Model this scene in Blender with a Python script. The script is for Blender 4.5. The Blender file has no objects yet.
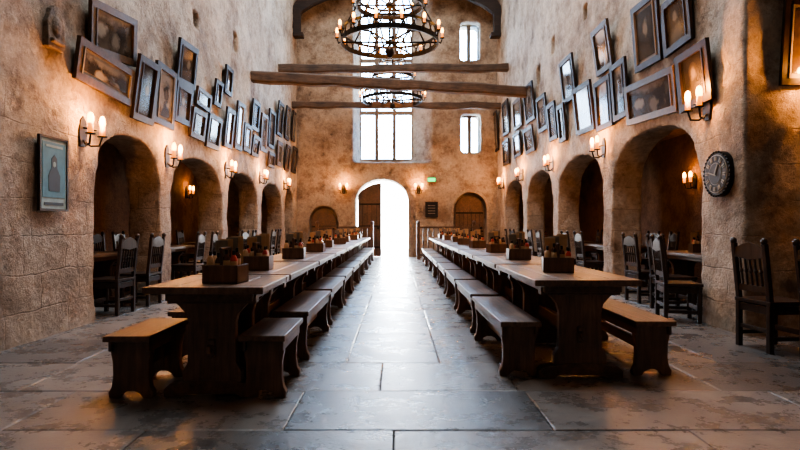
import bpy, bmesh, math, random
from mathutils import Vector, Matrix, Euler
random.seed(7)
D=bpy.data; S=bpy.context.scene; COL=S.collection
F=555.0; CX=397.0; H=1.16; WX=3.63; YB=20.15

# ------------------------------------------------------------------ materials
def newmat(name):
    m=D.materials.new(name); m.use_nodes=True
    nt=m.node_tree; b=nt.nodes['Principled BSDF']
    return m,nt,b
def N(nt,t,**k):
    n=nt.nodes.new(t)
    for a,v in k.items(): setattr(n,a,v)
    return n
def ramp(nt,fac,stops):
    r=N(nt,'ShaderNodeValToRGB'); cr=r.color_ramp
    while len(cr.elements)<len(stops): cr.elements.new(0.5)
    for e,(p,c) in zip(cr.elements,stops):
        e.position=p; e.color=(c[0],c[1],c[2],1) if len(c)==3 else c
    nt.links.new(fac,r.inputs[0]); return r.outputs[0]
def noise(nt,vec,scale,detail=5,rough=.55):
    n=N(nt,'ShaderNodeTexNoise'); n.inputs['Scale'].default_value=scale
    n.inputs['Detail'].default_value=detail; n.inputs['Roughness'].default_value=rough
    if vec is not None: nt.links.new(vec,n.inputs['Vector'])
    return n.outputs['Fac']
def mixc(nt,a,b,f,mode='MIX'):
    m=N(nt,'ShaderNodeMix',data_type='RGBA',blend_type=mode)
    for s,v in ((0,f),(6,a),(7,b)):
        if hasattr(v,'is_output'): nt.links.new(v,m.inputs[s])
        elif isinstance(v,(int,float)): m.inputs[s].default_value=v
        else: m.inputs[s].default_value=(v[0],v[1],v[2],1)
    return m.outputs[2]
def math_(nt,op,a,b=0.0):
    m=N(nt,'ShaderNodeMath',operation=op)
    for i,v in enumerate((a,b)):
        if hasattr(v,'is_output'): nt.links.new(v,m.inputs[i])
        else: m.inputs[i].default_value=v
    return m.outputs[0]
def bump(nt,b,h,st,dist=.02,prev=None):
    n=N(nt,'ShaderNodeBump'); n.inputs['Strength'].default_value=st; n.inputs['Distance'].default_value=dist
    nt.links.new(h,n.inputs['Height'])
    if prev is not None: nt.links.new(prev,n.inputs['Normal'])
    nt.links.new(n.outputs[0],b.inputs['Normal']); return n.outputs[0]

def stone_mat(name,c1,c2,c3,blocks=.55):
    m,nt,b=newmat(name)
    g=N(nt,'ShaderNodeNewGeometry'); pos=g.outputs['Position']
    sp=N(nt,'ShaderNodeSeparateXYZ'); nt.links.new(pos,sp.inputs[0])
    u=math_(nt,'ADD',sp.outputs[0],sp.outputs[1])
    cb=N(nt,'ShaderNodeCombineXYZ'); nt.links.new(u,cb.inputs[0]); nt.links.new(sp.outputs[2],cb.inputs[1])
    wob=N(nt,'ShaderNodeTexNoise'); wob.inputs['Scale'].default_value=2.2; wob.inputs['Detail'].default_value=4; nt.links.new(pos,wob.inputs['Vector'])
    vm=N(nt,'ShaderNodeVectorMath',operation='MULTIPLY_ADD'); nt.links.new(wob.outputs['Color'],vm.inputs[0])
    vm.inputs[1].default_value=(.16,.12,.1); nt.links.new(cb.outputs[0],vm.inputs[2])
    br=N(nt,'ShaderNodeTexBrick'); nt.links.new(vm.outputs[0],br.inputs['Vector'])
    br.inputs['Scale'].default_value=1.0; br.inputs['Brick Width'].default_value=.7; br.inputs['Row Height'].default_value=.37
    br.offset=.37; br.squash=1.4; br.squash_frequency=3
    br.inputs['Mortar Size'].default_value=.009; br.inputs['Mortar Smooth'].default_value=.7
    br.inputs['Color1'].default_value=(1,1,1,1); br.inputs['Color2'].default_value=(.74,.72,.7,1); br.inputs['Mortar'].default_value=(.4,.37,.35,1)
    n1=noise(nt,pos,.55,8,.62); n2=noise(nt,pos,2.6,12,.77); n3=noise(nt,pos,16,6,.65); n4=noise(nt,pos,1.1,9,.73)
    c=ramp(nt,n1,[(.33,c2),(.5,c1),(.68,c3)])
    st=ramp(nt,n2,[(.34,(.3,.25,.215)),(.44,(.83,.805,.78)),(.6,(1.2,1.19,1.17))])
    c=mixc(nt,c,st,.9,'MULTIPLY')
    # brown damp stains
    c=mixc(nt,c,ramp(nt,n4,[(.36,(.5,.385,.3)),(.51,(1,1,1))]),.8,'MULTIPLY')
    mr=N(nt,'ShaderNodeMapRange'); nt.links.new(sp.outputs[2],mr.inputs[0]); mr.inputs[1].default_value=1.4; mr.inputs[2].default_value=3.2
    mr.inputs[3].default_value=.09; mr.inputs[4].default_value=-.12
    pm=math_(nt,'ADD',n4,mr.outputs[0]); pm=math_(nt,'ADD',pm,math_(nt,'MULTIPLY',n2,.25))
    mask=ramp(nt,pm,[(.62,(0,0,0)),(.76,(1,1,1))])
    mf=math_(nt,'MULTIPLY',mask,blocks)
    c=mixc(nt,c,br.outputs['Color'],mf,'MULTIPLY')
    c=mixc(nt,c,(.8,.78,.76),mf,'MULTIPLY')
    fine=ramp(nt,n3,[(.35,(.65,.64,.63)),(.55,(1.05,1.05,1.05))])
    c=mixc(nt,c,fine,.65,'MULTIPLY')
    nt.links.new(c,b.inputs['Base Color']); b.inputs['Roughness'].default_value=.72
    hh=math_(nt,'ADD',math_(nt,'MULTIPLY',n2,1.0),math_(nt,'MULTIPLY',n3,.3))
    bl=math_(nt,'MULTIPLY',br.outputs['Fac'],mf)
    hh=math_(nt,'SUBTRACT',hh,math_(nt,'MULTIPLY',bl,.3))
    bump(nt,b,hh,.95,.08)
    return m
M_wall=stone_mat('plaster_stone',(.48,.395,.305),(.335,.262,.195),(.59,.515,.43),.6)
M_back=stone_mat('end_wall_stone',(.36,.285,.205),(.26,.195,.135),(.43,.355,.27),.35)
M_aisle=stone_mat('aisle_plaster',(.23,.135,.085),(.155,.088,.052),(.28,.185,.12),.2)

def wood_mat(name,c1,c2,rough=.4,grain=(1,12,12),worn=None,bs=.25):
    m,nt,b=newmat(name)
    tc=N(nt,'ShaderNodeTexCoord'); mp=N(nt,'ShaderNodeMapping'); mp.inputs['Scale'].default_value=grain
    nt.links.new(tc.outputs['Object'],mp.inputs[0])
    oi=N(nt,'ShaderNodeObjectInfo'); vm=N(nt,'ShaderNodeVectorMath',operation='ADD')
    nt.links.new(mp.outputs[0],vm.inputs[0]); cb=N(nt,'ShaderNodeCombineXYZ')
    r=math_(nt,'MULTIPLY',oi.outputs['Random'],37.0)
    for i in range(3): nt.links.new(r,cb.inputs[i])
    nt.links.new(cb.outputs[0],vm.inputs[1])
    n=noise(nt,vm.outputs[0],2.5,8,.65)
    n2=noise(nt,tc.outputs['Object'],3.0,4,.6)
    c=ramp(nt,n,[(.3,c1),(.68,c2)])
    v=ramp(nt,n2,[(.3,(.5,.5,.5)),(.7,(1.3,1.3,1.3))])
    c=mixc(nt,c,v,1.0,'MULTIPLY')
    nt.links.new(c,b.inputs['Base Color'])
    rr=N(nt,'ShaderNodeMapRange'); nt.links.new(n2,rr.inputs[0]); rr.inputs[3].default_value=rough-.12; rr.inputs[4].default_value=rough+.18
    nt.links.new(rr.outputs[0],b.inputs['Roughness'])
    bump(nt,b,n,bs,.01)
    return m
M_wood=wood_mat('dark_oak',(.042,.022,.013),(.14,.073,.041),.38,(10,1.2,10))
M_top=wood_mat('worn_oak_top',(.055,.031,.019),(.18,.103,.061),.38,(14,1.0,10),bs=.45)
M_leg=wood_mat('oak_upright',(.052,.027,.016),(.17,.09,.05),.4,(12,12,1.2))
M_chair=wood_mat('black_oak',(.014,.009,.007),(.045,.026,.017),.34,(10,10,1.5))
M_beam=wood_mat('old_beam',(.03,.018,.011),(.13,.085,.055),.7,(1.0,12,12),bs=.7)
M_truss=wood_mat('dark_roof_timber',(.012,.007,.005),(.04,.023,.015),.75,(1.0,12,12),bs=.7)
M_frame=wood_mat('frame_wood',(.009,.006,.005),(.032,.018,.011),.42,(6,6,6))
M_frame2=wood_mat('gilt_frame_wood',(.035,.02,.01),(.1,.06,.028),.4,(6,6,6))
for mm_ in (M_frame,M_frame2): mm_.node_tree.nodes['Principled BSDF'].inputs['Specular IOR Level'].default_value=.3
def flat(name,c,r=.5,metal=0,em=None,es=0):
    m,nt,b=newmat(name); b.inputs['Base Color'].default_value=(*c,1); b.inputs['Roughness'].default_value=r; b.inputs['Metallic'].default_value=metal
    n=noise(nt,N(nt,'ShaderNodeTexCoord').outputs['Object'],9,4); v=ramp(nt,n,[(.3,tuple(x*.75 for x in c)),(.7,tuple(min(1,x*1.2) for x in c))])
    nt.links.new(v,b.inputs['Base Color'])
    if em: b.inputs['Emission Color'].default_value=(*em,1); b.inputs['Emission Strength'].default_value=es
    return m
M_iron=flat('wrought_iron',(.02,.018,.016),.45,.8)
M_candle=flat('candle_wax',(.75,.36,.12),.5,0,(1,.25,.02),1.3)
M_flame=flat('candle_flame',(1,.5,.12),.5,0,(1,.42,.07),14)
M_glass=flat('bottle_glass',(.07,.025,.01),.08)
M_red=flat('sauce_red',(.45,.04,.02),.3)
M_card=flat('menu_card',(.5,.3,.14),.7)
M_cream=flat('clock_numerals',(.34,.31,.25),.6)
M_face=flat('clock_dial',(.03,.028,.025),.6)
M_mat=flat('picture_mount',(.2,.165,.12),.7)
M_green=flat('exit_green',(.03,.5,.15),.4,0,(.0,1,.2),1.6)
M_lead=flat('lead_came',(.1,.1,.11),.5,.4)
M_slot=flat('matt_black',(.012,.01,.009),.9)  # near-black for door plank joints and the notice board panel
# pictures
def art_mat(name,a,bc,c,kind='portrait',rough=.12,spec=.4,k2=.6):
    m,nt,b=newmat(name)
    tc=N(nt,'ShaderNodeTexCoord'); oi=N(nt,'ShaderNodeObjectInfo')
    vm=N(nt,'ShaderNodeVectorMath',operation='ADD'); cb=N(nt,'ShaderNodeCombineXYZ')
    r=math_(nt,'MULTIPLY',oi.outputs['Random'],53.0)
    for i in range(3): nt.links.new(r,cb.inputs[i])
    nt.links.new(tc.outputs['Object'],vm.inputs[0]); nt.links.new(cb.outputs[0],vm.inputs[1])
    n=noise(nt,vm.outputs[0],7,7,.68); nb=noise(nt,vm.outputs[0],2.2,3,.5)
    off=math_(nt,'MULTIPLY',math_(nt,'SUBTRACT',oi.outputs['Random'],.5),.16)
    sg=N(nt,'ShaderNodeSeparateXYZ'); nt.links.new(tc.outputs['Generated'],sg.inputs[0])
    gx=math_(nt,'ADD',sg.outputs[0],off); gz=math_(nt,'SUBTRACT',sg.outputs[2],off)
    def blob(cx,cz,rx,rz):
        x=math_(nt,'DIVIDE',math_(nt,'SUBTRACT',gx,cx),rx); z=math_(nt,'DIVIDE',math_(nt,'SUBTRACT',gz,cz),rz)
        q=math_(nt,'SQRT',math_(nt,'ADD',math_(nt,'MULTIPLY',x,x),math_(nt,'MULTIPLY',z,z)))
        q=math_(nt,'ADD',q,math_(nt,'MULTIPLY',math_(nt,'SUBTRACT',n,.5),1.8))
        return ramp(nt,q,[(.55,(1,1,1)),(1.0,(0,0,0))])
    base=ramp(nt,math_(nt,'MULTIPLY',math_(nt,'ADD',n,nb),.5),[(.38,a),(.6,bc)])
    if kind=='portrait':
        col=mixc(nt,base,tuple(x*k2 for x in c),blob(.5,.2,.28,.28))
        col=mixc(nt,col,tuple(x*.3 for x in c),blob(.5,.6,.16,.19))
        col=mixc(nt,col,c,blob(.5,.57,.1,.13))
    else:
        col=mixc(nt,base,tuple(x*.7 for x in c),blob(.45,.85,.5,.25))
        col=mixc(nt,col,c,blob(.32,.42,.12,.16)); col=mixc(nt,col,a,blob(.7,.35,.16,.3)); col=mixc(nt,col,tuple(x*.6 for x in c),blob(.62,.3,.1,.2))
    nt.links.new(col,b.inputs['Base Color']); b.inputs['Roughness'].default_value=rough
    b.inputs['Specular IOR Level'].default_value=spec
    return m
M_art=[art_mat('portrait_print',(.008,.007,.006),(.04,.033,.027),(.2,.155,.11),k2=.25),
       art_mat('landscape_print',(.012,.01,.008),(.07,.056,.042),(.25,.22,.18),'land'),
       art_mat('sepia_print',(.018,.012,.008),(.08,.052,.03),(.2,.15,.1),k2=.8),
       art_mat('faded_print',(.06,.055,.05),(.2,.185,.165),(.06,.052,.045),k2=.3)]
M_blue=flat('poster_blue',(.07,.22,.29),.6)
M_bluedk=flat('poster_ink',(.012,.04,.06),.6)
M_poster_edge=flat('poster_paper',(.3,.42,.42),.6)
# floor
def floor_mat():
    m,nt,b=newmat('flagstone')
    g=N(nt,'ShaderNodeNewGeometry'); pos=g.outputs['Position']
    at=N(nt,'ShaderNodeAttribute'); at.attribute_name='slab'
    n1=noise(nt,pos,.8,7,.6); n2=noise(nt,pos,3.2,11,.74); n3=noise(nt,pos,40,4,.6)
    c=ramp(nt,n1,[(.35,(.12,.114,.11)),(.65,(.22,.215,.21))])
    c=mixc(nt,c,ramp(nt,n2,[(.34,(.46,.44,.42)),(.5,(1,1,1)),(.66,(1.32,1.3,1.28))]),.85,'MULTIPLY')
    c=mixc(nt,c,at.outputs['Color'],1.0,'MULTIPLY')
    nt.links.new(c,b.inputs['Base Color'])
    nt.links.new(math_(nt,'ADD',math_(nt,'MULTIPLY',n2,.5),.04),b.inputs['Roughness'])
    h=math_(nt,'ADD',math_(nt,'MULTIPLY',n2,1.0),math_(nt,'MULTIPLY',n3,.15))
    bump(nt,b,h,.5,.02)
    return m
M_floor=floor_mat()
M_grout=flat('floor_joint',(.05,.046,.043),.9)
def pane_mat():
    m=D.materials.new('leaded_glass'); m.use_nodes=True; nt=m.node_tree; nt.nodes.clear()
    o=N(nt,'ShaderNodeOutputMaterial'); t=N(nt,'ShaderNodeBsdfTransparent'); g=N(nt,'ShaderNodeBsdfGlossy'); g.inputs['Roughness'].default_value=.1
    tc=N(nt,'ShaderNodeTexCoord'); n=noise(nt,tc.outputs['Object'],1.2,3)
    c=ramp(nt,n,[(.35,(.5,.68,.88)),(.65,(.9,.96,1))]); nt.links.new(c,t.inputs[0])
    x=N(nt,'ShaderNodeMixShader'); x.inputs[0].default_value=.06
    nt.links.new(t.outputs[0],x.inputs[1]); nt.links.new(g.outputs[0],x.inputs[2]); nt.links.new(x.outputs[0],o.inputs[0])
    return m
M_pane=pane_mat()

# ------------------------------------------------------------------ mesh builder
class B:
    def __init__(s): s.bm=bmesh.new(); s.mats=[]
    def mi(s,m):
        if m not in s.mats: s.mats.append(m)
        return s.mats.index(m)
    def _fin(s,verts,m,smooth=False):
        i=s.mi(m); fs=set()
        for v in verts:
            for f in v.link_faces: fs.add(f)
        for f in fs: f.material_index=i; f.smooth=smooth
    def box(s,c,d,m,rot=None):
        M=Matrix.Translation(c)@(rot.to_4x4() if rot else Matrix.Identity(4))@Matrix.Diagonal((d[0],d[1],d[2],1))
        r=bmesh.ops.create_cube(s.bm,size=1,matrix=M); s._fin(r['verts'],m)
    def cyl(s,p,q,r1,r2,m,seg=10,smooth=True):
        p=Vector(p);q=Vector(q);d=q-p
        M=Matrix.Translation((p+q)/2)@d.to_track_quat('Z','Y').to_matrix().to_4x4()
        r=bmesh.ops.create_cone(s.bm,cap_ends=True,cap_tris=False,segments=seg,radius1=r1,radius2=r2,depth=d.length,matrix=M)
        s._fin(r['verts'],m,smooth)
    def ball(s,c,r,m,sc=(1,1,1),seg=8):
        M=Matrix.Translation(c)@Matrix.Diagonal((r*sc[0],r*sc[1],r*sc[2],1))
        q=bmesh.ops.create_uvsphere(s.bm,u_segments=seg,v_segments=max(5,seg-2),radius=1,matrix=M); s._fin(q['verts'],m,True)
    def prism(s,pts,a,b,m,axis='y'):
        def P(u,v,w):
            return (u,w,v) if axis=='y' else ((w,u,v) if axis=='x' else (u,v,w))
        va=[s.bm.verts.new(P(u,v,a)) for u,v in pts]; vb=[s.bm.verts.new(P(u,v,b)) for u,v in pts]
        i=s.mi(m); fs=[s.bm.faces.new(va),s.bm.faces.new(vb[::-1])]
        n=len(pts)
        for k in range(n): fs.append(s.bm.faces.new((va[k],vb[k],vb[(k+1)%n],va[(k+1)%n])))
        for f in fs: f.material_index=i
        bmesh.ops.recalc_face_normals(s.bm,faces=fs)
    def ring(s,c,R,w,h,m,seg=48):
        vs=[]
        for k in range(seg):
            a=2*math.pi*k/seg; ca,sa=math.cos(a),math.sin(a)
            vs.append([s.bm.verts.new((c[0]+r*ca,c[1]+r*sa,c[2]+z)) for r,z in ((R-w/2,-h/2),(R+w/2,-h/2),(R+w/2,h/2),(R-w/2,h/2))])
        i=s.mi(m)
        for k in range(seg):
            A,Bb=vs[k],vs[(k+1)%seg]
            for j in range(4):
                f=s.bm.faces.new((A[j],Bb[j],Bb[(j+1)%4],A[(j+1)%4])); f.material_index=i
    def tube(s,pts,r,m,seg=8):
        for a,b in zip(pts[:-1],pts[1:]): s.cyl(a,b,r,r,m,seg)
        for p in pts[1:-1]: s.ball(p,r,m,seg=6)
    def mesh(s,name):
        me=D.meshes.new(name); s.bm.normal_update(); s.bm.to_mesh(me); s.bm.free()
        for m in s.mats: me.materials.append(m)
        return me
def put(name,me,loc=(0,0,0),rot=(0,0,0),bev=0,parent=None):
    o=D.objects.new(name,me); COL.objects.link(o); o.location=loc; o.rotation_euler=rot
    if bev:
        b=o.modifiers.new('bevel','BEVEL'); b.width=bev; b.segments=2; b.limit_method='ANGLE'; b.angle_limit=math.radians(40)
    if parent: o.parent=parent
    return o

# ------------------------------------------------------------------ room shell
def arch(x0,x1,zs,za,n=18,p=2.5,z0=-.3):
    c=(x0+x1)/2; w=(x1-x0)/2; pts=[(x0,z0),(x0,zs)]
    for i in range(1,n):
        t=-1+2*i/n
        pts.append((c+t*w, zs+(za-zs)*max(0,1-abs(t)**p)**(1/p*1.1)))
    pts+=[(x1,zs),(x1,z0)]
    return pts
tex=D.textures.new('stone_relief','CLOUDS'); tex.noise_scale=.35; tex.noise_depth=5
def wall(name,outline_boxes,cutters,mat,voxel=.08,disp=.05):
    """outline_boxes: list of (center,dims); cutters: list of (pts,a,b,axis)"""
    b=B()
    for c,d in outline_boxes: b.box(c,d,mat)
    o=put(name,b.mesh(name))
    tmp=[]
    for pts,a,bb,ax in cutters:
        q=B(); q.prism(pts,a,bb,mat,ax); co=put('cut',q.mesh('cut')); tmp.append(co)
        mo=o.modifiers.new('b','BOOLEAN'); mo.operation='DIFFERENCE'; mo.solver='EXACT'; mo.object=co
    r=o.modifiers.new('r','REMESH'); r.mode='VOXEL'; r.voxel_size=voxel; r.use_smooth_shade=True
    d=o.modifiers.new('d','DISPLACE'); d.texture=tex; d.texture_coords='GLOBAL'; d.strength=disp; d.mid_level=.5
    dg=bpy.context.evaluated_depsgraph_get(); dg.update()
    me=D.meshes.new_from_object(o.evaluated_get(dg)); o.modifiers.clear(); o.data=me
    if not me.materials: me.materials.append(mat)
    for t in tmp: D.objects.remove(t)
    return o
HT=11.6
TH=.5
Lo=[(6.67,8.5),(8.95,11.5),(11.9,14.45),(14.9,17.5),(18.0,19.5)]
Ro=[(6.65,9.35),(9.8,12.5),(12.95,15.5),(16.0,18.7)]
def rough_slots(side):
    out=[]
    for (x,y,w,h) in ([(236,42,.3,.42),(224,78,.22,.3),(196,20,.3,.3)] if side<0 else [(538,75,.35,.5),(553,45,.3,.4),(585,12,.25,.3)]):
        d=WX*F/abs(x-CX); z=H+(225-y)*d/F
        out.append(([(d-w/2,z-h/2),(d+w/2,z-h/2),(d+w/2,z+h/2),(d-w/2,z+h/2)],side*(WX-.2),side*(WX+.3),'x'))
    return out
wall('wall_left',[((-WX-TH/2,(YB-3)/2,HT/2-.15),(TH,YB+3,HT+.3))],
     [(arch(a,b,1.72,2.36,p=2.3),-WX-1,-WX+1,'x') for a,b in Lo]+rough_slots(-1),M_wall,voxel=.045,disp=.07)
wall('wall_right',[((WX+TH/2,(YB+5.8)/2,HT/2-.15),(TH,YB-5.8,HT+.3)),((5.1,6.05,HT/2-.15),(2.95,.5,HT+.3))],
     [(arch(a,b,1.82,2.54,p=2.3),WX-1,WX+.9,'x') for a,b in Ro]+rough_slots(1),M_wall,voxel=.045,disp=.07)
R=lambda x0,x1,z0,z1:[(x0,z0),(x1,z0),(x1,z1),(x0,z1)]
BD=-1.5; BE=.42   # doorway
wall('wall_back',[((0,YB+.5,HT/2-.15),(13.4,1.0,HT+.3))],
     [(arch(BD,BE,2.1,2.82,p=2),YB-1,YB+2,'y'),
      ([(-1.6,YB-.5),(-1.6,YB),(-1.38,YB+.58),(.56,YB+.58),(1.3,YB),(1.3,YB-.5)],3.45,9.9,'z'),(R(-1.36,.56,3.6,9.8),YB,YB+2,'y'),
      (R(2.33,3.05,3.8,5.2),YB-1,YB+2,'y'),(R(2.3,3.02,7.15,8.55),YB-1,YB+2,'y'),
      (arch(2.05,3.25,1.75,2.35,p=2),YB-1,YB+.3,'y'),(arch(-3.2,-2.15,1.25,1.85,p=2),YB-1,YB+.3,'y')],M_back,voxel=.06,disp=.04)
def plain(name,c,d,m):
    b=B(); b.box(c,d,m); return put(name,b.mesh(name))
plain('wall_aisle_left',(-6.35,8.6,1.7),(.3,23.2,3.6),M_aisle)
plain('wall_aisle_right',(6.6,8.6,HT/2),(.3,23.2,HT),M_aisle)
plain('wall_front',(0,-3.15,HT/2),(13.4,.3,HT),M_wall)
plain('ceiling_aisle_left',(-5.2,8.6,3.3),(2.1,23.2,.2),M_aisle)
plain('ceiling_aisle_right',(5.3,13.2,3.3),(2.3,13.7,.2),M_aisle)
plain('ceiling',(0,8.6,HT+.1),(13.4,23.5,.2),M_truss)
# aisle cross walls (between alcoves)
for i,y in enumerate([6.3]): plain('wall_aisle_end',(-5.15,y,1.6),(2.05,.2,3.2),M_aisle)

# floor slabs
def build_floor():
    bm=bmesh.new(); lay=bm.loops.layers.color.new('slab')
    rnd=random.Random(3)
    def slab(x0,x1,y0,y1):
        g=.003; e=.008; x0+=g;x1-=g;y0+=g;y1-=g
        z=rnd.uniform(-.0015,.0015); v=rnd.uniform(.78,1.18); w=rnd.uniform(-.04,.06)
        col=(v*(1+w),v,v*(1-w),1)
        j=lambda:rnd.uniform(-.006,.006)
        lo=[bm.verts.new(p) for p in ((x0,y0,-.02),(x1,y0,-.02),(x1,y1,-.02),(x0,y1,-.02))]
        md=[bm.verts.new((p.co.x,p.co.y,z-.005)) for p in lo]
        hi=[bm.verts.new((x0+e+j(),y0+e+j(),z)),bm.verts.new((x1-e+j(),y0+e+j(),z)),bm.verts.new((x1-e+j(),y1-e+j(),z)),bm.verts.new((x0+e+j(),y1-e+j(),z))]
        fs=[bm.faces.new(hi)]
        for A,C in ((lo,md),(md,hi)):
            for k in range(4): fs.append(bm.faces.new((A[k],A[(k+1)%4],C[(k+1)%4],C[k])))
        for f in fs:
            for l in f.loops: l[lay]=col
    rows=[-3,-2.2,-1.45,-.7,.1,.85,1.6,2.35,3.14,3.88,4.67]
    for i,(a,b) in enumerate(zip(rows[:-1],rows[1:])):
        offs={7:-.02-1.4,8:-.74-1.5,9:-.12-1.4}.get(i,rnd.uniform(-1,1))
        xs=[offs]; 
        while xs[-1]<6.45: xs.append(xs[-1]+rnd.uniform(.9,1.7) if i not in(7,9) or len(xs)>1 else xs[-1]+1.4)
        while xs[0]>-6.2: xs.insert(0,xs[0]-rnd.uniform(1.1,1.5))
        xs[0]=-6.2; xs[-1]=6.45
        if xs[-1]-xs[-2]<.2: xs.pop(-2)
        if xs[1]-xs[0]<.2: xs.pop(1)
        for p,q in zip(xs[:-1],xs[1:]): slab(p,q,a,b)
    cols=[-6.2,-5.3,-4.4,-3.55,-2.7,-1.95,-1.15,-.42,.36,1.1,1.9,2.7,3.55,4.5,5.5,6.45]
    for p,q in zip(cols[:-1],cols[1:]):
        y=4.67
        while y<21.1:
            n=y+rnd.uniform(.7,1.7)
            if n>20.4: n=21.15
            slab(p,q,y,n); y=n
    me=D.meshes.new('floor'); bm.normal_update(); bm.to_mesh(me); bm.free()
    me.materials.append(M_floor); o=put('floor',me)
    return o
fl=build_floor()
b=B(); b.box((0,8.6,-.06),(13.4,26,.08),M_grout); put('floor_bed',b.mesh('floor_bed'),parent=fl)
b=B(); b.box((0,24.2,-.05),(14,6,.1),flat('pale_paving',(.6,.58,.55),.8)); put('ground_outside',b.mesh('ground_outside'))

# ------------------------------------------------------------------ windows and doors
M_mull=flat('window_stone',(.16,.13,.1),.7)
def window(name,x0,x1,z0,z1,y,mull,trans,gx=.21,gz=.28):
    b=B()
    for x in [x0+.03]+mull+[x1-.03]: b.box((x,y,(z0+z1)/2),(.13 if x in mull else .07,.16,z1-z0),M_mull)
    for z in [z0+.03]+trans+[z1-.03]: b.box(((x0+x1)/2,y+.003,z),(x1-x0,.145,.14 if z in trans else .07),M_mull)
    x=x0+gx
    while x<x1-.05: b.box((x,y+.02,(z0+z1)/2),(.008,.012,z1-z0),M_lead); x+=gx
    z=z0+gz
    while z<z1-.05: b.box(((x0+x1)/2,y+.022,z),(x1-x0,.012,.008),M_lead); z+=gz
    b.box(((x0+x1)/2,y+.04,(z0+z1)/2),(x1-x0,.004,z1-z0),M_pane)
    return put(name,b.mesh(name))
window('window_1',-1.4,.6,3.56,9.84,YB+.66,[-.76,-.1],[5.35,7.3,8.6])
window('window_2',2.3,3.08,3.77,5.23,YB+.5,[2.69],[])
window('window_3',2.27,3.05,7.12,8.58,YB+.5,[2.66],[])
# main doorway leaves
def leaf(name,x0,x1,zs,za,cx,hw,y,rotz,hinge):
    b=B(); n=10; pts=[(x0-hinge,0.01)]
    for i in range(n+1):
        x=x0+(x1-x0)*i/n; t=min(1,abs((x-cx)/hw)); pts.append((x-hinge,zs+(za-zs)*max(0,1-t**2)**.55))
    pts.append((x1-hinge,0.01))
    b.prism(pts,-.035,.035,M_wood)
    k=int((x1-x0)/.15)
    for i in range(1,k): 
        x=x0+(x1-x0)*i/k-hinge; b.box((x,-.04,zs/2),(.012,.012,zs-.1),M_slot)
    for z in (.35,zs*.55,zs-.1):
        b.box(((x0+x1)/2-hinge,-.045,z),(x1-x0-.06,.02,.06),M_iron)
    b.cyl(((x1-hinge)-.1,-.07,1.05),((x1-hinge)-.1,-.03,1.05),.05,.05,M_iron)
    return put(name,b.mesh(name),(hinge,y,0),(0,0,rotz))
leaf('door_1',BD+.07,(BD+BE)/2-.03,2.02,2.7,(BD+BE)/2,(BE-BD)/2,YB+.25,math.radians(-6),BD+.07)
leaf('door_2',2.12,3.18,1.7,2.26,2.65,.58,YB+.2,0,2.12)
leaf('door_3',-3.13,-2.22,1.2,1.76,-2.675,.5,YB+.2,0,-3.13)
# door surround mouldings
def surround(name,x0,x1,zs,za,w=.16,y=YB-.04):
    o=arch(x0-w,x1+w,zs,za+w,18,2,.0); i=arch(x0,x1,zs,za,18,2,.0)
    b=B(); m=M_back
    for k in range(len(o)-1):
        q=[o[k],o[k+1],i[k+1],i[k]]
        b.prism(q,y-.06,y+.1,m)
    return put(name,b.mesh(name))
surround('trim_1',BD,BE,2.1,2.82); surround('trim_2',2.05,3.25,1.75,2.35,.1)

# ------------------------------------------------------------------ beams / trusses
def beam(name,p,q,w,h):
    p=Vector(p);q=Vector(q);L=(q-p).length; b=B()
    n=14; rnd=random.Random(name+str(p))
    prev=None; rings=[]
    for i in range(n+1):
        x=-L/2+L*i/n; dy=rnd.uniform(-.025,.025); dz=rnd.uniform(-.03,.03); s=rnd.uniform(.88,1.1)
        rings.append([b.bm.verts.new((x,dy+s*w/2*a,dz+s*h/2*c)) for a,c in ((-1,-.7),(-.7,-1),(.7,-1),(1,-.7),(1,.7),(.7,1),(-.7,1),(-1,.7))])
    b.mi(M_beam)
    for A,C in zip(rings[:-1],rings[1:]):
        for k in range(8): b.bm.faces.new((A[k],C[k],C[(k+1)%8],A[(k+1)%8]))
    b.bm.faces.new(rings[0]); b.bm.faces.new(rings[-1][::-1])
    bmesh.ops.recalc_face_normals(b.bm,faces=b.bm.faces[:])
    o=put(name,b.mesh(name),(p+q)/2); d=q-p
    o.rotation_euler=(0,-math.atan2(d.z,math.hypot(d.x,d.y)),math.atan2(d.y,d.x)); return o
beam('tie_beam',(-3.75,13.9,4.87),(3.75,15.2,4.8),.28,.27)
beam('tie_beam',(-3.75,17.1,5.95),(3.75,18.2,6.3),.26,.24)
beam('tie_beam',(-3.75,19.3,5.33),(3.75,19.5,5.36),.22,.22)
for y in (19.45,13.0,6.5):
    b=B(); n=20; up=[];lo=[]
    for i in range(n+1):
        t=-1+2*i/n; lo.append((t*3.68,7.95+1.45*math.sqrt(max(0,1-abs(t)**2.2)))); up.append((t*3.68,(8.7+1.3*math.sqrt(max(0,1-abs(t)**2.6))) ))
    b.prism(lo+up[::-1],y-.12,y+.12,M_truss)
    for sx in (-1,1):
        b.box((sx*3.5,y,8.25),(.24,.26,.9),M_truss)
        b.box((sx*3.45,y,7.8),(.35,.34,.14),M_truss)
    b.box((0,y,10.7),(.25,.22,1.5),M_truss); b.box((0,y,11.45),(7.2,.24,.26),M_truss)
    put('roof_truss',b.mesh('roof_truss'),bev=.015)

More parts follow.
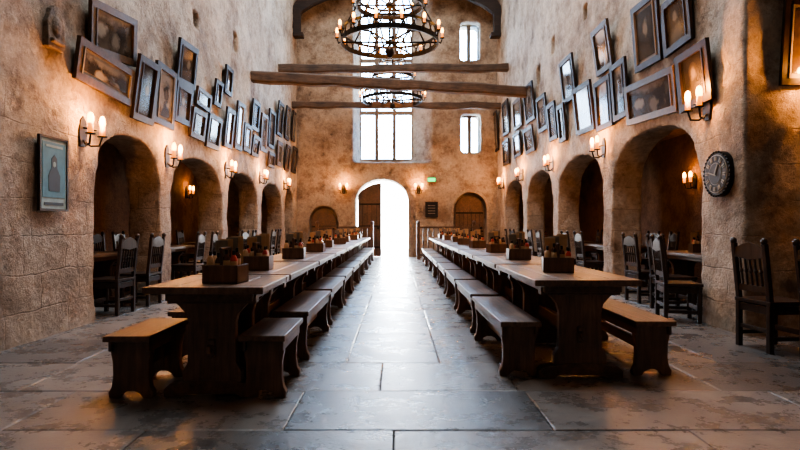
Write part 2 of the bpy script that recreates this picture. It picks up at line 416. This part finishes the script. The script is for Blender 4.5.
# ------------------------------------------------------------------ furniture
def table_mesh(L,W=.78):
    b=B(); HT_=.76
    npl=4
    for i in range(npl):
        w=W/npl; b.box((-W/2+w*(i+.5),0,HT_-.0225),(w-.004,L-.24,.045),M_top)
    for sy in (-1,1): b.box((0,sy*(L/2-.06),HT_-.0225),(W,.115,.046),M_top)
    b.box((0,0,HT_-.075),(W-.2,L-.24,.06),M_wood)
    ped=[(-.2,.1),(-.2,.17),(-.165,.23),(-.16,.36),(-.16,.5),(-.175,.56),(-.22,.61),(-.27,.655),(.27,.655),(.22,.61),(.175,.56),(.16,.5),(.16,.36),(.165,.23),(.2,.17),(.2,.1)]
    foot=[(-.32,0),(-.32,.055),(-.28,.09),(-.2,.1),(-.1,.115),(.1,.115),(.2,.1),(.28,.09),(.32,.055),(.32,0),(.2,0),(.17,.02),(-.17,.02),(-.2,0)]
    for sy in (-1,1):
        y=sy*(L/2-.22)
        b.prism(ped,y-.035,y+.035,M_leg); b.prism(foot,y-.05,y+.05,M_wood)
        b.box((0,y,.66),(.6,.09,.06),M_wood)
    b.box((0,0,.33),(.045,L-.32,.12),M_wood)
    for sy in (-1,1): b.box((0,sy*(L/2-.15),.33),(.03,.08,.05),M_leg)
    return b.mesh('dining_table')
def bench_mesh(L,W=.31):
    b=B()
    b.box((0,0,.43-.02),(W,L,.04),M_top)
    for sx in (-1,1): b.box((sx*(W/2-.03),0,.355),(.022,L-.08,.075),M_wood)
    leg=[(-.145,0),(-.15,.04),(-.13,.075),(-.12,.14),(-.122,.24),(-.135,.31),(-.135,.39),(.135,.39),(.135,.31),(.122,.24),(.12,.14),(.13,.075),(.15,.04),(.145,0),
         (.08,0),(.06,.03),(.02,.05),(-.02,.05),(-.06,.03),(-.08,0)]
    for sy in (-1,1):
        y=sy*(L/2-.1); b.prism(leg,y-.03,y+.03,M_leg)
    b.box((0,0,.2),(.04,L-.16,.08),M_wood)
    return b.mesh('bench')
def caddy_mesh(seed):
    r=random.Random(seed); b=B()
    w=.25;d=.2;h=.125;t=.014
    b.box((0,0,t/2),(w,d,t),M_leg)
    for sx in (-1,1): b.box((sx*(w/2-t/2),0,h/2),(t,d,h),M_leg)
    for sy in (-1,1): b.box((0,sy*(d/2-t/2),h/2+.001),(w,t,h),M_leg)
    b.box((0,0,h/2),(t,d-.03,h+.02),M_wood)
    for sy in (-1,1): b.box((0,sy*.07,.17),(.02,.012,.14),M_leg)
    b.cyl((0,-.085,.235),(0,.085,.235),.011,.011,M_leg)
    for sx in (-1,1):
        for y in (-.058,.0):
          for dx in (.03,.085):
            x=sx*(dx+r.uniform(-.004,.004)); m=r.choice([M_glass,M_red,M_glass,M_card]); hh=r.uniform(.14,.19)
            b.cyl((x,y,t),(x,y,hh),.024,.024,m,10); b.cyl((x,y,hh),(x,y,hh+.025),.024,.011,m,10); b.cyl((x,y,hh+.025),(x,y,hh+.055),.011,.011,M_iron,8)
            b.cyl((x,y,hh*.62),(x,y,hh*.9),.0248,.0248,M_card,10)
    for k in range(4):
        b.box((-.06+.035*k,.06+.008*k,.17+.01*k),(.09,.004,.24),r.choice([M_card,M_mat]),Euler((r.uniform(-.06,.0),0,r.uniform(-.1,.1))).to_matrix())
    return b.mesh('condiment_caddy')
def chair_mesh():
    b=B(); m=M_chair  # faces +Y ; back at -Y
    sw=.44
    for sx in (-1,1):
        b.box((sx*.19,.18,.215),(.045,.045,.43),m)
        b.cyl((sx*.19,.18,.1),(sx*.19,.18,.34),.032,.026,m,10)
        b.box((sx*.19,-.19,.22),(.045,.045,.44),m)
        b.box((sx*.19,-.215,.71),(.045,.04,.56),m,Euler((math.radians(6),0,0)).to_matrix())
        b.ball((sx*.19,-.25,1.01),.03,m,(1,1,1.2))
        b.box((sx*.19,0,.13),(.03,.36,.035),m); b.box((sx*.19,0,.385),(.03,.36,.07),m)
    b.box((0,.0,.45),(sw,.43,.035),m)
    b.box((0,.18,.385),(.36,.03,.07),m); b.box((0,-.19,.385),(.36,.03,.07),m)
    b.box((0,.18,.17),(.36,.028,.05),m); b.box((0,-.19,.2),(.36,.028,.035),m)
    crest=[(-.18,.86),(-.18,.94),(-.14,.96),(-.07,.985),(0,1.0),(.07,.985),(.14,.96),(.18,.94),(.18,.86),(.1,.85),(0,.835),(-.1,.85)]
    b.prism(crest,-.252,-.227,m)
    b.box((0,-.2,.57),(.36,.024,.06),m)
    for x in (-.12,-.06,0,.06,.12):
        b.cyl((x,-.203,.59),(x,-.238,.86),.011,.011,m,8)
        b.ball((x,-.222,.73),.018,m,(1,1,1.5),6)
    return b.mesh('dining_chair')
T85=table_mesh(.88);T160=table_mesh(1.6);B70=bench_mesh(.72);B150=bench_mesh(1.5)
CAD=[caddy_mesh(i) for i in range(4)]; CH=chair_mesh()
rnd=random.Random(11)
def cad(x,y): put('condiment_caddy',rnd.choice(CAD),(x,y,.761),(0,0,rnd.uniform(-.2,.2)),.003)
def tset(cx,y0,L,tm,bm_):
    put('dining_table',tm,(cx,y0+L/2,0),bev=.006)
    for s in (-1,1):
        off=(.46 if s<0 else .58) if cx>0 else (.53 if s<0 else .355)
        put('bench',bm_,(cx+s*off,y0+L/2+(.12 if L>1 else -.0)+rnd.uniform(-.02,.02),0),(0,0,rnd.uniform(-.01,.01)),.006)
LC=-1.25; RC=1.39
tset(LC,3.56,.88,T85,B70); cad(LC+.06,3.86)
y=4.5
while y+1.6<18.2: tset(LC,y,1.6,T160,B150); cad(LC+rnd.uniform(-.03,.08),y+.45); y+=1.68
y=4.02; 
while y+1.6<18.2: tset(RC,y,1.6,T160,B150); cad(RC+rnd.uniform(-.05,.08),y+.72); y+=1.68
# aisle tables and chairs
def bay(side,y0,y1,off=0):
    c=(y0+y1)/2+off; cx=side*4.42
    put('dining_table',T160,(cx,c,0),bev=.007); cad(cx,c+.1); cad(cx,c-.5)
    for s,xx in ((1,3.74),(-1,5.1)):
        for dy in (-.42,.4):
            x=side*xx+rnd.uniform(-.03,.03); ang=(-math.pi/2 if side*s>0 else math.pi/2)+rnd.uniform(-.12,.12)
            put('dining_chair',CH,(x,c+dy,0),(0,0,ang),.004)
for i,(a,b_) in enumerate(Lo[:4]): bay(-1,a,b_,.05 if i else .1)
for a,b_ in Ro: bay(1,a,b_)
put('dining_chair',CH,(3.42,6.75,0),(0,0,-math.pi/2-.2),.004)
put('dining_table',T160,(4.45,4.6,0),bev=.007)
put('dining_chair',CH,(3.52,5.2,0),(0,0,-math.pi/2+.12),.004)
put('dining_chair',CH,(3.62,4.5,0),(0,0,-math.pi/2-.1),.004)

# ------------------------------------------------------------------ lamps
WARM=(1,.38,.09)
def plight(name,loc,e,col=WARM,r=.05,parent=None):
    l=D.lights.new(name,'POINT'); l.energy=e; l.color=col; l.shadow_soft_size=r
    o=D.objects.new(name,l); COL.objects.link(o); o.location=loc
    if parent: o.parent=parent
    return o
def candle(b,x,y,z,h=.16,r=.022):
    b.cyl((x,y,z-.012),(x,y,z),.045,.05,M_iron,12); b.cyl((x,y,z),(x,y,z+h),r,r*.94,M_candle,10)
    b.ball((x,y,z+h+.04),.03,M_flame,(1,1,2.2),10)
def sconce_mesh():
    b=B() # mounted on wall at y=0, projecting to -y
    sh=[(-.05,-.14),(.05,-.14),(.07,0),(.045,.12),(0,.17),(-.045,.12),(-.07,0)]
    b.prism(sh,-.02,.03,M_iron)
    for s in (-1,1):
        b.tube([(0,-.02,-.08),(s*.04,-.07,-.13),(s*.09,-.13,-.12),(s*.11,-.15,-.03)],.01,M_iron)
        candle(b,s*.11,-.15,-.02,.1,.026)
    b.cyl((0,-.02,.05),(0,-.15,.02),.01,.006,M_iron)
    return b.mesh('wall_sconce')
SC=sconce_mesh()
def sconce(x,y,z,rz,e=11,sc=1.15):
    o=put('wall_sconce',SC,(x,y,z),(0,0,rz)); o.scale=(sc,)*3
    p=plight('flame_light',(0,-.19,.19),e,parent=o); return o
PI2=math.pi/2
def side_sconce(px,py,e=11):
    s=-1 if px<CX else 1; xw=WX-.2
    d=xw*F/abs(px-CX); z=H+(225-py)*d/F
    sconce(s*(WX+.0),d,z-.1,PI2 if s<0 else -PI2,e)
for px,py in ((99,124),(179,151),(235,166),(267,174),(290,182)): side_sconce(px,py,52)
for px,py in ((691,98),(593,143),(545,160),(516,172),(498,181)): side_sconce(px,py,52)
sconce(-1.93,YB,2.45,0,36); sconce(.78,YB,2.45,0,36)
sconce(4.32,5.8,2.55,0,52)
# aisle wall lamps
for y in (7.6,12.0,16.5): sconce(6.45,y,2.1,-PI2,9)
for y in (10.2,16.3): sconce(-6.2,y,2.1,PI2,6)

def chandelier(loc,R=1.1,top=11.4,e=45):
    b=B(); m=M_iron
    for z,r in ((0,R),(.2,R),(.75,R*.68),(.9,R*.68),(1.4,R*.36)):
        b.ring((0,0,z),r,.03,.1 if z in(0,.75) else .045,m)
    def ringset(z,r,n,ph=0):
        for k in range(n):
            a=2*math.pi*k/n+ph; ca,sa=math.cos(a),math.sin(a)
            b.tube([(ca*r,sa*r,z+.02),(ca*(r+.06),sa*(r+.06),z-.02),(ca*(r+.09),sa*(r+.09),z+.08)],.013,m,6)
            candle(b,ca*(r+.09),sa*(r+.09),z+.09,.1,.024)
    ringset(0,R,14); ringset(.75,R*.68,9,.2)
    n=14
    for k in range(n*2):
        a=2*math.pi*k/(2*n); b.cyl((math.cos(a)*R,math.sin(a)*R,0),(math.cos(a+.11)*R,math.sin(a+.11)*R,.2),.014,.014,m,6)
        b.cyl((math.cos(a)*R,math.sin(a)*R,.2),(math.cos(a+.11)*R,math.sin(a+.11)*R,0),.014,.014,m,6)
    for k in range(6):
        a=math.pi*k/3; c,s=math.cos(a),math.sin(a)
        b.cyl((0,0,.0),(c*R,s*R,.0),.022,.022,m,6); b.cyl((0,0,.75),(c*R*.68,s*R*.68,.75),.018,.018,m,6)
        b.tube([(c*R,s*R,.2),(c*R*.68,s*R*.68,.75),(c*R*.36,s*R*.36,1.4),(0,0,2.1)],.018,m,6)
        b.tube([(c*R*.25,s*R*.25,.0),(c*R*.4,s*R*.4,.22),(c*R*.6,s*R*.6,.25),(c*R*.72,s*R*.72,.0)],.018,m,6)
    b.cyl((0,0,-.15),(0,0,top-loc[2]),.022,.022,m,8); b.ball((0,0,-.2),.09,m,(1,1,1.3),10); b.ball((0,0,.75),.08,m); b.ball((0,0,2.1),.07,m)
    o=put('chandelier',b.mesh('chandelier'),loc)
    plight('candle_glow',(0,0,.45),e,r=.5,parent=o); plight('candle_glow_upper',(0,0,1.4),e*.5,r=.3,parent=o)
chandelier((-.15,11.3,4.88),R=.98,e=70); chandelier((-.15,18.6,5.35),R=1.0,e=45)

# ------------------------------------------------------------------ pictures
def frame_mesh(w,h,fw,art,mount=False,mm=None,fm=None):
    b=B(); mm=mm or M_mat; fm=fm or M_frame
    for s in (-1,1):
        b.box((s*(w/2-fw/2),0,0),(fw,.045,h),fm); b.box((0,-.002,s*(h/2-fw/2)),(w-.002,.045,fw),fm)
        b.box((s*(w/2-fw*1.15),-.018,0),(fw*.25,.03,h-fw*2),mm if mount else fm)
    b.box((0,.006,0),(w-fw,.015,h-fw),mm if mount else art)
    if mount: b.box((0,-.004,.0),(w-fw*2-.08,.01,h-fw*2-.1),art)
    return b.mesh('picture_frame')
def pic(side,x1,x2,yt,yb,tilt=0,lean=5,name='picture_frame',art=None,mount=None,off=.045,mm=None,fwm=1):
    near=x1 if side<0 else x2; far=x2 if side<0 else x1
    d1=WX*F/abs(near-CX); d2=WX*F/abs(far-CX)
    zt=H+(225-yt)*d1/F; zb=H+(225-yb)*d1/F
    w=abs(d2-d1); h=zt-zb
    if art is None: art=M_art[1] if w>h*1.2 else rnd.choice([M_art[0],M_art[0],M_art[2],M_art[3],M_art[1]])
    mount=rnd.random()<.25 if mount is None else mount
    me=frame_mesh(w,h,min(.09,.14*min(w,h)+.02)*fwm,art,mount and w>.4,mm,rnd.choice([M_frame,M_frame,M_frame,M_frame2]))
    lean=lean+rnd.uniform(-3,3) if lean>1.5 else lean
    o=D.objects.new(name,me); COL.objects.link(o)
    R_=Euler((0,0,PI2 if side<0 else -PI2)).to_matrix().to_4x4()@Euler((math.radians(lean),0,0)).to_matrix().to_4x4()@Euler((0,math.radians(tilt),0)).to_matrix().to_4x4()
    o.matrix_world=Matrix.Translation((side*(WX-off-h/2*math.sin(math.radians(lean))),(d1+d2)/2,(zt+zb)/2))@R_
    return o
LP=[(84,130,-8,45,-7),(70,127,37,80,2),(128,149,53,118,0),(150,170,60,122,1),(173,191,36,80,-3),(171,187,80,120,0),(187,201,106,136,0),(193,207,86,104,2),
(203,216,112,146,0),(211,218,78,104,0),(221,229,106,146,0),(232,239,100,148,0),(241,248,122,150,1),(249,256,98,128,0),(249,256,134,155,0),(258,264,112,150,-2),
(266,272,108,146,0),(266,272,151,166,0),(275,280,100,134,0),(275,280,140,165,0),(283,287,105,138,0),(283,287,144,170,0),(290,293,110,140,0),(290,294,146,172,0),(222,229,64,92,1)]
for p in LP: pic(-1,*p)
RP=[(640,666,-12,58,2),(668,696,-18,40,-3),(632,682,62,108,3),(684,717,38,100,-2),(600,616,18,66,0),(566,579,52,96,0),(580,598,78,128,2),(600,616,73,125,0),(617,632,56,115,-1),
(552,560,100,138,0),(562,569,102,140,0),(541,550,92,128,0),(528,537,80,118,0),(528,537,124,150,0),(516,524,95,125,0),(516,523,130,155,0),(505,511,98,132,0),(505,511,138,163,0),(496,500,110,150,0)]
for p in RP: pic(1,*p)
# framed poster on the near left pier
d1=WX*F/(CX-34); d2=WX*F/(CX-63); w_=d2-d1; h_=77*d1/F; b=B()
for s in (-1,1):
    b.box((s*(w_/2-.012),0,0),(.024,.03,h_),M_frame); b.box((0,0,s*(h_/2-.012)),(w_-.002,.029,.024),M_frame)
b.box((0,.002,0),(w_-.03,.012,h_-.03),M_poster_edge); b.box((0,-.006,.04),(w_-.1,.006,h_-.2),M_blue)
b.prism([(-.09,-.18),(-.1,-.02),(-.05,.06),(-.045,.16),(0,.2),(.045,.16),(.05,.06),(.1,-.02),(.09,-.18)],-.012,-.008,M_bluedk)
b.ball((0,-.009,.1),.032,M_poster_edge,(1,.15,1.3))
b.box((0,-.007,-h_/2+.075),(w_-.16,.004,.03),M_bluedk); b.box((0,-.011,h_/2-.1),(w_-.2,.004,.025),M_poster_edge)
put('wall_poster',b.mesh('wall_poster'),(-WX+.045,(d1+d2)/2,H+(225-172)*d1/F),(0,0,PI2))
me=frame_mesh(.8,.88,.07,M_art[2],True); o=put('picture_frame',me,(4.36,5.73,3.05),(math.radians(5),0,0)); o.location.x=4.38
# relief plaque
b=B(); b.prism([(-.13,-.2),(.13,-.2),(.15,.05),(.09,.2),(0,.26),(-.09,.2),(-.15,.05)],-.05,.04,M_back); b.ball((0,-.04,.03),.09,M_back,(1,.5,1.3)); b.box((0,-.06,-.13),(.22,.06,.04),M_back)
d=WX*F/345; put('stone_plaque',b.mesh('stone_plaque'),(-WX,d,H+195*d/F),(0,0,PI2),.01)
# round clock
b=B(); 
def disc(b,r,y0,y1,m,seg=40): b.cyl((0,y0,0),(0,y1,0),r,r,m,seg,False)
disc(b,.255,-.035,.03,M_iron); disc(b,.215,-.042,-.036,M_cream); disc(b,.205,-.045,-.0425,M_face)
for k in range(12):
    a=k*math.pi/6; b.box((.17*math.sin(a),-.048,.17*math.cos(a)),(.016,.006,.05),M_cream,Euler((0,a,0)).to_matrix())
    a+=.14; b.box((.17*math.sin(a),-.048,.17*math.cos(a)),(.009,.006,.045),M_cream,Euler((0,a,0)).to_matrix())
disc(b,.125,-.0475,-.0455,M_cream); disc(b,.117,-.05,-.048,M_face)
b.box((.03,-.056,.05),(.016,.006,.14),M_cream,Euler((0,.5,0)).to_matrix()); b.box((-.04,-.06,.0),(.012,.006,.16),M_cream,Euler((0,-1.3,0)).to_matrix())
for k in range(32):
    a=k*math.pi/16; b.ball((.245*math.sin(a),-.035,.245*math.cos(a)),.014,M_iron,seg=6)
d=WX*F/(722-CX); put('wall_clock',b.mesh('wall_clock'),(WX-.03,d,H+51*d/F),(0,0,-PI2))
# exit sign + notice board
b=B(); b.box((0,0,0),(.3,.05,.16),M_iron); b.box((0,-.027,0),(.27,.01,.13),M_green); put('exit_sign',b.mesh('exit_sign'),(1.25,YB-.05,2.8))
b=B(); b.box((0,0,0),(.46,.04,.56),M_frame); b.box((0,-.022,0),(.38,.01,.48),M_slot)
for z in (.14,.05,-.05,-.14): b.box((0,-.029,z),(.26,.004,.02),M_mat)
put('notice_board',b.mesh('notice_board'),(1.25,YB-.06,1.72))
# railings
def rail(x0,x1,y):
    b=B()
    for x in (x0,x1): b.box((x,y,.6),(.11,.11,1.2),M_wood); b.ball((x,y,1.24),.065,M_wood)
    b.box(((x0+x1)/2,y,1.08),(x1-x0,.08,.06),M_wood); b.box(((x0+x1)/2,y,.15),(x1-x0,.06,.06),M_wood)
    n=int((x1-x0)/.16)
    for i in range(1,n):
        x=x0+(x1-x0)*i/n; b.cyl((x,y,.15),(x,y,1.08),.02,.02,M_wood,8); b.ball((x,y,.6),.032,M_wood,(1,1,2.5))
    put('balustrade',b.mesh('balustrade'))
rail(-2.7,-.85,18.75); rail(.72,2.6,18.75)

# ------------------------------------------------------------------ light
w=D.worlds.new('sky'); S.world=w; w.use_nodes=True; nt=w.node_tree; bg=nt.nodes['Background']
tc=N(nt,'ShaderNodeTexCoord'); sp=N(nt,'ShaderNodeSeparateXYZ'); nt.links.new(tc.outputs['Generated'],sp.inputs[0])
c=ramp(nt,sp.outputs[2],[(0,(1,.98,.95)),(.25,(.75,.88,1)),(1,(.6,.78,1))]); nt.links.new(c,bg.inputs[0]); bg.inputs[1].default_value=36
def area(name,loc,rot,sx,sy,e,col=(.86,.93,1)):
    l=D.lights.new(name,'AREA'); l.shape='RECTANGLE'; l.size=sx; l.size_y=sy; l.energy=e; l.color=col
    o=D.objects.new(name,l); COL.objects.link(o); o.location=loc; o.rotation_euler=rot; return o
for nm,x,z,sx,sy in (('portal_window',-.4,6.7,2,6.4),('portal_door',-.54,1.4,1.9,2.8)):
    o=area(nm,(x,YB+1.05,z),(-PI2,0,0),sx,sy,1); o.data.cycles.is_portal=True
area('overhead_fill',(0,6.3,11.2),(0,0,0),2,4,330)  # overhead fill lamps, added out of view to brighten the hall
area('overhead_fill',(0,11,11.2),(0,0,0),2,4,350)
area('overhead_fill',(0,16.2,11.2),(0,0,0),3,3,260)

cam=D.cameras.new('camera'); co=D.objects.new('camera',cam); COL.objects.link(co)
co.location=(0,0,H); co.rotation_euler=(PI2,0,0); cam.lens=F*36/800; cam.shift_x=3/800; cam.clip_end=200
S.camera=co
S.view_settings.exposure=.62
try: S.view_settings.look='AgX - Medium High Contrast'
except Exception as e: print(e)
